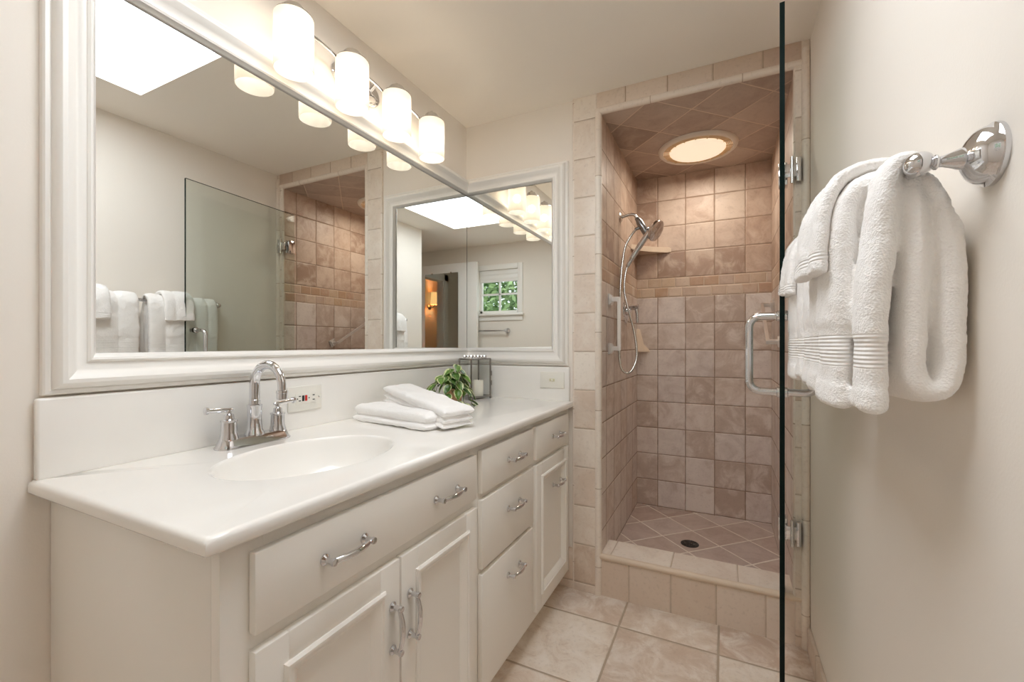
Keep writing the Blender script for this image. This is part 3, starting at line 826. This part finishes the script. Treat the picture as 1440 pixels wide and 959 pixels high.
for sgn in (-1, 1):
    r_ = .030
    pts = [P3(hs, sgn*GT, hz0), P3(hs, sgn*(off-r_), hz0)]
    for k in range(1, 7): a = PI/2*k/6; pts.append(P3(hs, sgn*(off-r_+r_*math.sin(a)), hz0+r_-r_*math.cos(a)))
    for k in range(0, 7): a = PI/2*k/6; pts.append(P3(hs, sgn*(off-r_+r_*math.cos(a)), hz1-r_+r_*math.sin(a)))
    pts.append(P3(hs, sgn*GT, hz1))
    tube(bm, pts, .0105, 18)
    for z in (hz0, hz1):
        q = P3(hs, sgn*GT, z); lathe(bm, [(.0155, 0), (.0155, .006), (.0125, .008), (.0125, .011)], q, Vector((gn.x*sgn, gn.y*sgn, 0)), 22)
obj('pull_handle', bm, CHROME, dd, label='chrome double D-shaped pull')
for z in (1.888, .452):
    bm = bmesh.new(); R90 = Matrix.Rotation(math.atan2(gd.y, gd.x), 4, 'Z')
    for sgn in (-1, 1):
        c = P3(L-.030, sgn*(GT+.005), z); box(bm, c-Vector((.028, .005, .045)), c+Vector((.028, .005, .045)), .002, rot=R90)
    box(bm, (G1.x-.012, YB-.030, z-.026), (SR+.016, YB-.018, z+.026), .003)
    tube(bm, [(SR-.012, YB-.030, z-.052), (SR-.012, YB-.030, z+.052)], .0065, 12)
    box(bm, (SR+.002, YB-.036, z-.047), (SR+.018, YB-.0125, z+.047), .002)
    obj('hinge', bm, CHROME, dd, label='chrome glass hinge')

# ------------------------------------------------------------------ towel bars
def towel_bar(label, p0, p1, nrm, off=.072, fr_=.0385):
    p0, p1, nrm = Vector(p0), Vector(p1), Vector(nrm)
    ax = (p1-p0).normalized()
    r = root('towel_bar', label, 'towel bar', tuple((p0+p1)/2))
    for p, s in ((p0, -1), (p1, 1)):
        bm = bmesh.new()
        lathe(bm, [(fr_, 0), (fr_, .005), (fr_*.94, .0075), (fr_*.92, .010), (fr_*.86, .016), (fr_*.72, .022), (fr_*.50, .027), (.0135, .0295), (.0130, .033), (.0095, .041), (.0072, .048), (.0068, .052), (.0095, .054), (.0095, .056), (.0075, .058), (.0085, .060), (.0135, .066), (.0155, .072)], p, nrm, 32)
        c = p+nrm*off
        lathe(bm, [(0, -.017), (.008, -.0155), (.0135, -.010), (.0155, -.003), (.0155, .003), (.0135, .010), (.008, .0155), (0, .017)], c, ax, 24)
        obj('post', bm, CHROME, r)
    bm = bmesh.new(); tube(bm, [p0+nrm*off, p1+nrm*off], .0092, 16); obj('bar', bm, CHROME, r)
    return r
BZ = 1.437; BX = XR-.072
towel_bar('chrome towel bar carrying white towels on the right wall', (XR, .752, BZ), (XR, 1.605, BZ), (-1, 0, 0))
towel_bar('empty chrome towel bar below the small window', (1.03, -.5, 1.36), (1.62, -.5, 1.36), (0, 1, 0), .06, .03)

# ------------------------------------------------------------------ towels
def soften(o, vox, it=6, fac=.5, disp=.004, size=.02, fine=0.0012):
    m = o.modifiers.new('fuse', 'REMESH'); m.mode = 'VOXEL'; m.voxel_size = vox; m.use_smooth_shade = True
    m = o.modifiers.new('soften', 'SMOOTH'); m.iterations = it; m.factor = fac
    t = bpy.data.textures.new('folds', 'CLOUDS'); t.noise_scale = size; t.noise_depth = 2
    m = o.modifiers.new('rumple', 'DISPLACE'); m.texture = t; m.texture_coords = 'GLOBAL'; m.strength = disp; m.mid_level = .5
    t = bpy.data.textures.new('pile', 'CLOUDS'); t.noise_scale = .0045; t.noise_depth = 1
    m = o.modifiers.new('pile', 'DISPLACE'); m.texture = t; m.texture_coords = 'GLOBAL'; m.strength = fine*2; m.mid_level = .5

def esweep(bm, pts, hy, hn, seg=14, caps=True, power=2.6):
    """sweep a superellipse (half hy along y, half hn across) along a path in an x-z plane; pts = (x,y,z[,hy,hn])"""
    P = [Vector(p[:3]) for p in pts]; rings = []
    for i, p in enumerate(P):
        T = (P[min(i+1, len(P)-1)]-P[max(i-1, 0)]); T.normalize()
        Y = Vector((0, 1, 0)); Nn = T.cross(Y)
        if Nn.length < 1e-6: Nn = Vector((1, 0, 0))
        Nn.normalize()
        a = hy(i/(len(P)-1)) if callable(hy) else hy; b = hn(i/(len(P)-1)) if callable(hn) else hn
        ring = []
        for k in range(seg):
            t = 2*PI*k/seg; c_, s_ = math.cos(t), math.sin(t)
            ring.append(bm.verts.new(p+Y*a*math.copysign(abs(c_)**(2/power), c_)+Nn*b*math.copysign(abs(s_)**(2/power), s_)))
        rings.append(ring)
    for A, B in zip(rings, rings[1:]):
        for k in range(seg): bm.faces.new((A[k], A[(k+1) % seg], B[(k+1) % seg], B[k]))
    if caps: bm.faces.new(list(reversed(rings[0]))); bm.faces.new(rings[-1])

def hang(yc, xf, zf, tight, n=8):
    """centre line: front hem -> up -> over the bar; tight hugs the bar, else a bulky shoulder"""
    if tight:
        pts = [(xf-.004, yc, zf), (xf-.002, yc, zf+.06), (xf, yc, (zf+BZ)/2), (BX-.022, yc, BZ-.035), (BX-.014, yc, BZ+.012), (BX, yc, BZ+.019), (BX+.014, yc, BZ+.008)]
    else:
        pts = [(xf-.003, yc, zf), (xf-.001, yc, zf+.06), (xf, yc, (zf+BZ)/2), (xf+.003, yc, BZ-.040), (xf+.012, yc, BZ-.002), (xf+.032, yc, BZ+.020), (BX+.002, yc, BZ+.022), (BX+.022, yc, BZ+.004)]
    return catmull(pts, n)
G_T = 'white bath towels on the towel bar'
def bath_towel(pleats, y0, y1, label):
    """pleats: (ya, yb, front x, hem z, half thickness, tight)"""
    bm = bmesh.new(); w = y1-y0; ym = (y0+y1)/2
    for i, (a, b, xf, zf, th, tight) in enumerate(pleats):
        def hn(t, th=th, zf=zf):
            f = .72 if t < .012 else 1.0
            if .10 < t < .24: f *= .86           # pulled in at the woven border
            return th*f*(1.0 if t < .55 else 1.0-.30*min(1, (t-.55)/.2))
        def hy(t, h=(b-a)/2+.003):
            return h*(1.0-.05*(.10 < t < .24))
        esweep(bm, hang((a+b)/2, xf, zf, tight), hy, hn, 16)
    # inner layer joining the pleats
    esweep(bm, catmull([(BX-.027, ym, 1.14), (BX-.027, ym, 1.30), (BX-.022, ym, BZ-.03), (BX-.010, ym, BZ+.012), (BX+.004, ym, BZ+.016)], 6), w/2-.006, .008, 18, power=5)
    # back flap: thick folded bundle that turns up at its lower end
    esweep(bm, catmull([(BX-.002, ym, BZ+.008), (BX+.010, ym, BZ-.03), (BX+.012, ym, BZ-.12), (BX+.008, ym, 1.20), (BX+.010, ym, 1.150), (BX+.028, ym, 1.134), (BX+.046, ym, 1.152), (BX+.050, ym, 1.22), (BX+.047, ym, 1.34), (BX+.032, ym, BZ-.026), (BX+.014, ym, BZ-.002)], 6),
           w/2-.006, lambda t: .0196 if .10 < t < .85 else .012, 18, power=4)
    o = obj('bath_towel', bm, TERRYB, origin=(BX, ym, BZ), label=label, cat='towel', group=G_T)
    soften(o, .0040, 4, .5, .007, .05)
    return o
bath_towel([(.775, .850, 1.483, 1.103, .0190, True), (.850, .985, 1.459, 1.098, .0215, False), (.985, 1.090, 1.461, 1.108, .0200, False), (1.090, 1.180, 1.463, 1.112, .0190, False)],
           .775, 1.18, 'thick white bath towel on the near half of the right wall bar')
bath_towel([(1.225, 1.300, 1.466, 1.118, .0185, False), (1.300, 1.414, 1.462, 1.110, .0200, False), (1.456, 1.520, 1.476, 1.110, .0180, False), (1.520, 1.575, 1.478, 1.105, .0180, False)],
           1.225, 1.575, 'thick white bath towel on the far half of the right wall bar')
def washcloth(y0, y1, xf, zf, label):
    bm = bmesh.new(); w = y1-y0
    for i, (a, b) in enumerate([(0, .36), (.36, 1.0)]):
        ym = y0+w*(a+b)/2; x_ = xf+.005*(1-i)
        p = catmull([(x_-.003, ym, zf+.004*i), (x_-.002, ym, zf+.035), (x_, ym, BZ-.055), (x_+.006, ym, BZ-.010), (x_+.022, ym, BZ+.028), (x_+.050, ym, BZ+.046), (BX+.004, ym, BZ+.046), (BX+.030, ym, BZ+.022), (BX+.044, ym, BZ-.020), (BX+.050, ym, BZ-.060)], 7)
        esweep(bm, p, w*(b-a)/2+.004, lambda t: .0125 if t < .75 else .007, 14)
    o = obj('washcloth', bm, TERRYW, origin=(BX, (y0+y1)/2, BZ), label=label, cat='towel', group='washcloths over the bath towels')
    soften(o, .004, 4, .5, .006, .04)
washcloth(.865, 1.050, 1.428, 1.318, 'small white washcloth draped over the near hanging bath towel')
washcloth(1.290, 1.428, 1.437, 1.325, 'small white washcloth draped over the far hanging bath towel')

# folded towels on the counter
def folded(label, length, width, layers, at, yaw, tilt, group, lift=0.0):
    """layers: (height, x inset at front end); C-folded slabs, long axis local x, fold towards local -y"""
    bm = bmesh.new(); z = 0.0
    for i, (h, ins, sd) in enumerate(layers):
        hw = width/2-sd
        P = [Vector((ins+(length-ins)*t, 0, z+h/2)) for t in [k/24 for k in range(25)]]
        rings = []
        for j, p in enumerate(P):
            t = j/24; e = 1.0
            ed = min(t, 1-t)*length
            if ed < h*.5: e = math.sqrt(max(.04, 1-(1-ed/(h*.5))**2))
            ring = []
            for k in range(20):
                a = 2*PI*k/20; c_, s_ = math.cos(a), math.sin(a)
                ring.append(bm.verts.new(p+Vector((0, hw*math.copysign(abs(c_)**.35, c_), h*.5*e*math.copysign(abs(s_)**.75, s_)*(1+.10*math.sin(7*t+i*2))))))
            rings.append(ring)
        for A, B in zip(rings, rings[1:]):
            for k in range(20): bm.faces.new((A[k], A[(k+1) % 20], B[(k+1) % 20], B[k]))
        bm.faces.new(list(reversed(rings[0]))); bm.faces.new(rings[-1])
        z += h*.99
    bm.transform(Matrix.Translation(Vector(at)) @ Matrix.Rotation(yaw, 4, 'Z') @ Matrix.Rotation(tilt, 4, 'Y'))
    o = obj('folded_towel', bm, TERRY, origin=at, label=label, cat='towel', group=group)
    soften(o, .0030, 2, .4, .011, .06, .0007)
    return o
folded('lower white folded hand towel lying flat on the counter beside the sink', .385, .145, [(.026, .0, .0), (.034, .008, .003)], (.070, 1.250, CT), -.16, 0, 'folded towels on the counter')
folded('upper white folded hand towel resting slantwise across the lower one', .42, .125, [(.019, .004, .0), (.019, .0, .003), (.034, .004, .0)], (.115, 1.352, CT+.056), -.36, .125, 'folded towels on the counter')

# ------------------------------------------------------------------ potted plant
px_, py_ = .185, 1.655
pl = root('potted_plant', 'small variegated trailing plant in a clay pot beside the lantern', 'plant', (px_, py_, CT))
bm = bmesh.new()
lathe(bm, [(0, 0), (.030, 0), (.033, .004), (.041, .062), (.044, .064), (.045, .082), (.041, .083), (.039, .070)], (px_, py_, CT), seg=32, caps=False)
obj('pot', bm, POT, pl)
bm = bmesh.new(); lathe(bm, [(.040, 0), (.02, .004), (0, .005)], (px_, py_, CT+.070), seg=20, caps=False); obj('soil', bm, SOIL, pl)
lm, b, g = base_mat('variegated_leaf')
at = g.new('ShaderNodeAttribute'); at.attribute_name = 'leafuv'
sx = g.new('ShaderNodeSeparateXYZ'); g.l.new(at.outputs['Vector'], sx.inputs[0])
nn = g.new('ShaderNodeTexNoise'); nn.inputs['Scale'].default_value = 70; nn.inputs['Detail'].default_value = 3
geo = g.new('ShaderNodeNewGeometry'); g.l.new(geo.outputs['Position'], nn.inputs['Vector'])
edge = g.smooth(g.m('ADD', g.m('ABSOLUTE', sx.outputs[0]), g.m('MULTIPLY', g.m('SUBTRACT', nn.outputs[0], .5), .9)), .66, .90)
rp = g.new('ShaderNodeValToRGB'); rp.color_ramp.elements[0].color = (*lin((34, 72, 26)), 1); rp.color_ramp.elements[1].color = (*lin((98, 140, 54)), 1)
g.l.new(geo.outputs['Random Per Island'], rp.inputs[0])
cl = g.mix(edge, rp.outputs[0], (*lin((214, 222, 170)), 1))
vein = g.smooth(g.m('ABSOLUTE', sx.outputs[0]), .08, .02)
cl = g.mix(g.m('MULTIPLY', vein, .5), cl, (*lin((150, 176, 100)), 1))
g.l.new(cl, b.inputs['Base Color']); b.inputs['Roughness'].default_value = .35
bm = bmesh.new(); bs = bmesh.new(); uvl = bm.verts.layers.float_vector.new('leafuv')
def leaf(p, d, up, ln, wd):
    d = d.normalized(); side = d.cross(up).normalized(); upn = side.cross(d).normalized()
    rows = []
    for i in range(7):
        t = i/6; w = wd*math.sin(PI*min(1, t**.75*.98+.02))**.8*(1 if t < 1 else 0)
        if i == 0: w = wd*.12
        if i == 6: w = wd*.02
        row = []
        for s in (-1, -.5, 0, .5, 1):
            q = p+d*ln*t+side*w*s+upn*(-.35*ln*t*t+.18*wd*abs(s)*2)
            vv_ = bm.verts.new(q); vv_[uvl] = (s, t, 0); row.append(vv_)
        rows.append(row)
    for A, B in zip(rows, rows[1:]):
        for k in range(4): bm.faces.new((A[k], A[k+1], B[k+1], B[k]))
pc = Vector((px_, py_, CT+.078))
# stems: (azimuth deg, reach, rise, droop)
for az, reach, rise, droop, nl in [(-100, .13, .055, .030, 4), (-70, .085, .05, .03, 4), (-40, .075, .04, .05, 4), (-15, .07, .03, .055, 3), (20, .085, .02, .055, 3), (50, .075, .03, .05, 3), (95, .07, .06, .03, 3),
                                   (140, .06, .07, .0, 3), (200, .07, .07, .01, 3), (235, .085, .06, .03, 4), (270, .05, .09, 0, 3), (0, .035, .105, 0, 3), (60, .03, .075, 0, 3), (-55, .045, .085, 0, 3)]:
    a = math.radians(az); o_ = Vector((math.cos(a), math.sin(a), 0))
    pts = catmull([pc+o_*.012, pc+o_*reach*.45+Vector((0, 0, rise)), pc+o_*reach*.8+Vector((0, 0, rise*.8-droop*.4)), pc+o_*reach+Vector((0, 0, rise*.6-droop*1.5))], 5)
    tube(bs, pts, .0013, 6)
    for k in range(nl):
        t = (k+1)/nl; q = pts[min(len(pts)-1, int(t*(len(pts)-1)))]
        sd = Vector((-o_.y, o_.x, 0))*(1 if k % 2 else -1)
        dd_ = o_*(.5+.6*t)+sd*rnd.uniform(.2, .8)*(0 if k == nl-1 else 1)+Vector((0, 0, rnd.uniform(-.7, .1)-.35*t))
        leaf(q, dd_, Vector((0, 0, 1))+o_*.35, rnd.uniform(.046, .064), rnd.uniform(.0175, .0235))
obj('foliage', bm, lm, pl)
obj('stems', bs, STEM, pl)

# ------------------------------------------------------------------ lantern with candle
la = Vector((.152, 1.862)); lab = Vector((.329, .944)).normalized(); lac = Vector((-lab.y, lab.x)); LA, LC = .128, .095
lc = la+lab*LA/2+lac*LC/2
lr = root('glass_lantern', 'small silver-framed glass lantern holding a candle in the vanity corner', 'lantern', (lc.x, lc.y, CT))
def LP(a, c, z): q = la+lab*LA*a+lac*LC*c; return Vector((q.x, q.y, z))
bm = bmesh.new()
z0, z1 = CT+.012, 1.125
for a, c in ((0, 0), (1, 0), (0, 1), (1, 1)):
    tube(bm, [LP(a, c, z0-.004), LP(a, c, z1)], .0046, 8); lathe(bm, [(0, -.012), (.006, -.010), (.0065, -.005), (.004, 0)], LP(a, c, z0), seg=10, caps=False)
for z in (z0, z1):
    for p, q in (((0, 0), (1, 0)), ((1, 0), (1, 1)), ((1, 1), (0, 1)), ((0, 1), (0, 0))): tube(bm, [LP(*p, z), LP(*q, z)], .0042, 8)
for z in (1.05, 1.0): tube(bm, [LP(1, 0, z-.012)+Vector((.006, 0, 0)), LP(1, 0, z+.012)+Vector((.006, 0, 0))], .003, 8)
obj('frame', bm, PEWTER, lr)
bm = bmesh.new()
prism(bm, [LP(0, 0, z0-.001), LP(1, 0, z0-.001), LP(1, 1, z0-.001), LP(0, 1, z0-.001)], (0, 0, .003))
obj('base_panel', bm, NICKEL, lr, smooth=False)
bm = bmesh.new()
for p, q in (((0.03, 0), (.97, 0)), ((1, .03), (1, .97)), ((.97, 1), (.03, 1)), ((0, .97), (0, .03))):
    P_, Q_ = LP(*p, z0+.004), LP(*q, z0+.004)
    nrm = (Q_-P_).cross(Vector((0, 0, 1))).normalized()*.001
    prism(bm, [P_-nrm, Q_-nrm, Q_+nrm, P_+nrm], (0, 0, z1-z0-.008))
obj('glass_panes', bm, THING, lr, smooth=False)
bm = bmesh.new()
prism(bm, [LP(.1, .1, z1), LP(.9, .1, z1), LP(.9, .9, z1), LP(.1, .9, z1)], (0, 0, .004))
lid = obj('lid', bm, NICKEL, lr, smooth=False)
bm = bmesh.new()
for k in range(7):
    q = LP(.18+.64*k/6, .82-.64*k/6, z1+.012); r_ = .0085 if k % 2 else .0105
    lathe(bm, [(0, -r_*.8), (r_*.7, -r_*.6), (r_, 0), (r_*.7, r_*.6), (0, r_*.8)], q, seg=10, caps=False)
obj('lid_ornament', bm, CHROME, lid)
cr_ = root('candle', 'short white pillar candle inside the glass lantern', 'candle', (.148, 1.948, z0+.002))
bm = bmesh.new(); lathe(bm, [(0, 0), (.0255, 0), (.026, .003), (.026, .078), (.024, .081), (.018, .078), (0, .076)], (.144, 1.945, z0+.002), seg=28, caps=False); obj('wax', bm, WAX, cr_)
bm = bmesh.new(); tube(bm, [(.144, 1.945, z0+.076), (.145, 1.945, z0+.090)], .0012, 6); obj('wick', bm, BLACKP, cr_)

# ------------------------------------------------------------------ seen only in the mirrors: open door, next room
dr_ = bpy.data.objects.new('door_1', None); C.objects.link(dr_); dr_.location = (2.33, -.38, 0); dr_['kind'] = 'structure'; dr_['label'] = 'white door standing open against the window wall'
_org[dr_.name] = Vector((2.33, -.38, 0))
bm = bmesh.new(); box(bm, (1.375, -.40, .01), (2.33, -.36, 2.185), .003); obj('door_panel', bm, TRIMW, dr_)
bm = bmesh.new(); lathe(bm, [(.026, 0), (.026, .004), (.010, .008), (.009, .030), (.024, .036), (.027, .046), (.020, .058), (0, .060)], (1.44, -.36, 1.0), (0, 1, 0), 24); obj('door_knob', bm, NICKEL, dr_)
dm = root('door_mirror', 'tall narrow frameless mirror clipped to the open white door', 'mirror', (1.88, -.36, .7))
bm = bmesh.new(); box(bm, (1.635, -.36, .55), (2.13, -.355, 2.075)); obj('mirror_glass', bm, mat('door_mirror_silver', (.66, .69, .66), .0, metal=1.0), dm, smooth=False)
for x in (1.74, 2.02):
    for z in (.55, 2.075):
        bm = bmesh.new(); box(bm, (x-.010, -.36, z-.010), (x+.010, -.350, z+.010), .002); obj('clip', bm, NICKEL, dm)
sr_ = root('wall_sconce', 'wall lamp with a warm lit fabric shade in the next room', 'lamp', (3.0, .90, 1.80))
bm = bmesh.new(); lathe(bm, [(.045, 0), (.045, .008), (.02, .012)], (3.0, .90, 1.80), (-1, 0, 0), 20); tube(bm, catmull([(2.99, .90, 1.80), (2.94, .90, 1.79), (2.90, .90, 1.82), (2.90, .90, 1.86)], 5), .007, 10); obj('bracket', bm, NICKEL, sr_)
bm = bmesh.new(); lathe(bm, [(.066, 0), (.052, .20)], (2.90, .90, 1.83), seg=28, caps=False); obj('lamp_shade', bm, emit_mat('lit_shade', (1.0, .62, .25), 1.2), sr_)
point_light('sconce_bulb', (2.90, .90, 1.93), 4.0, (1, .72, .42), .03)
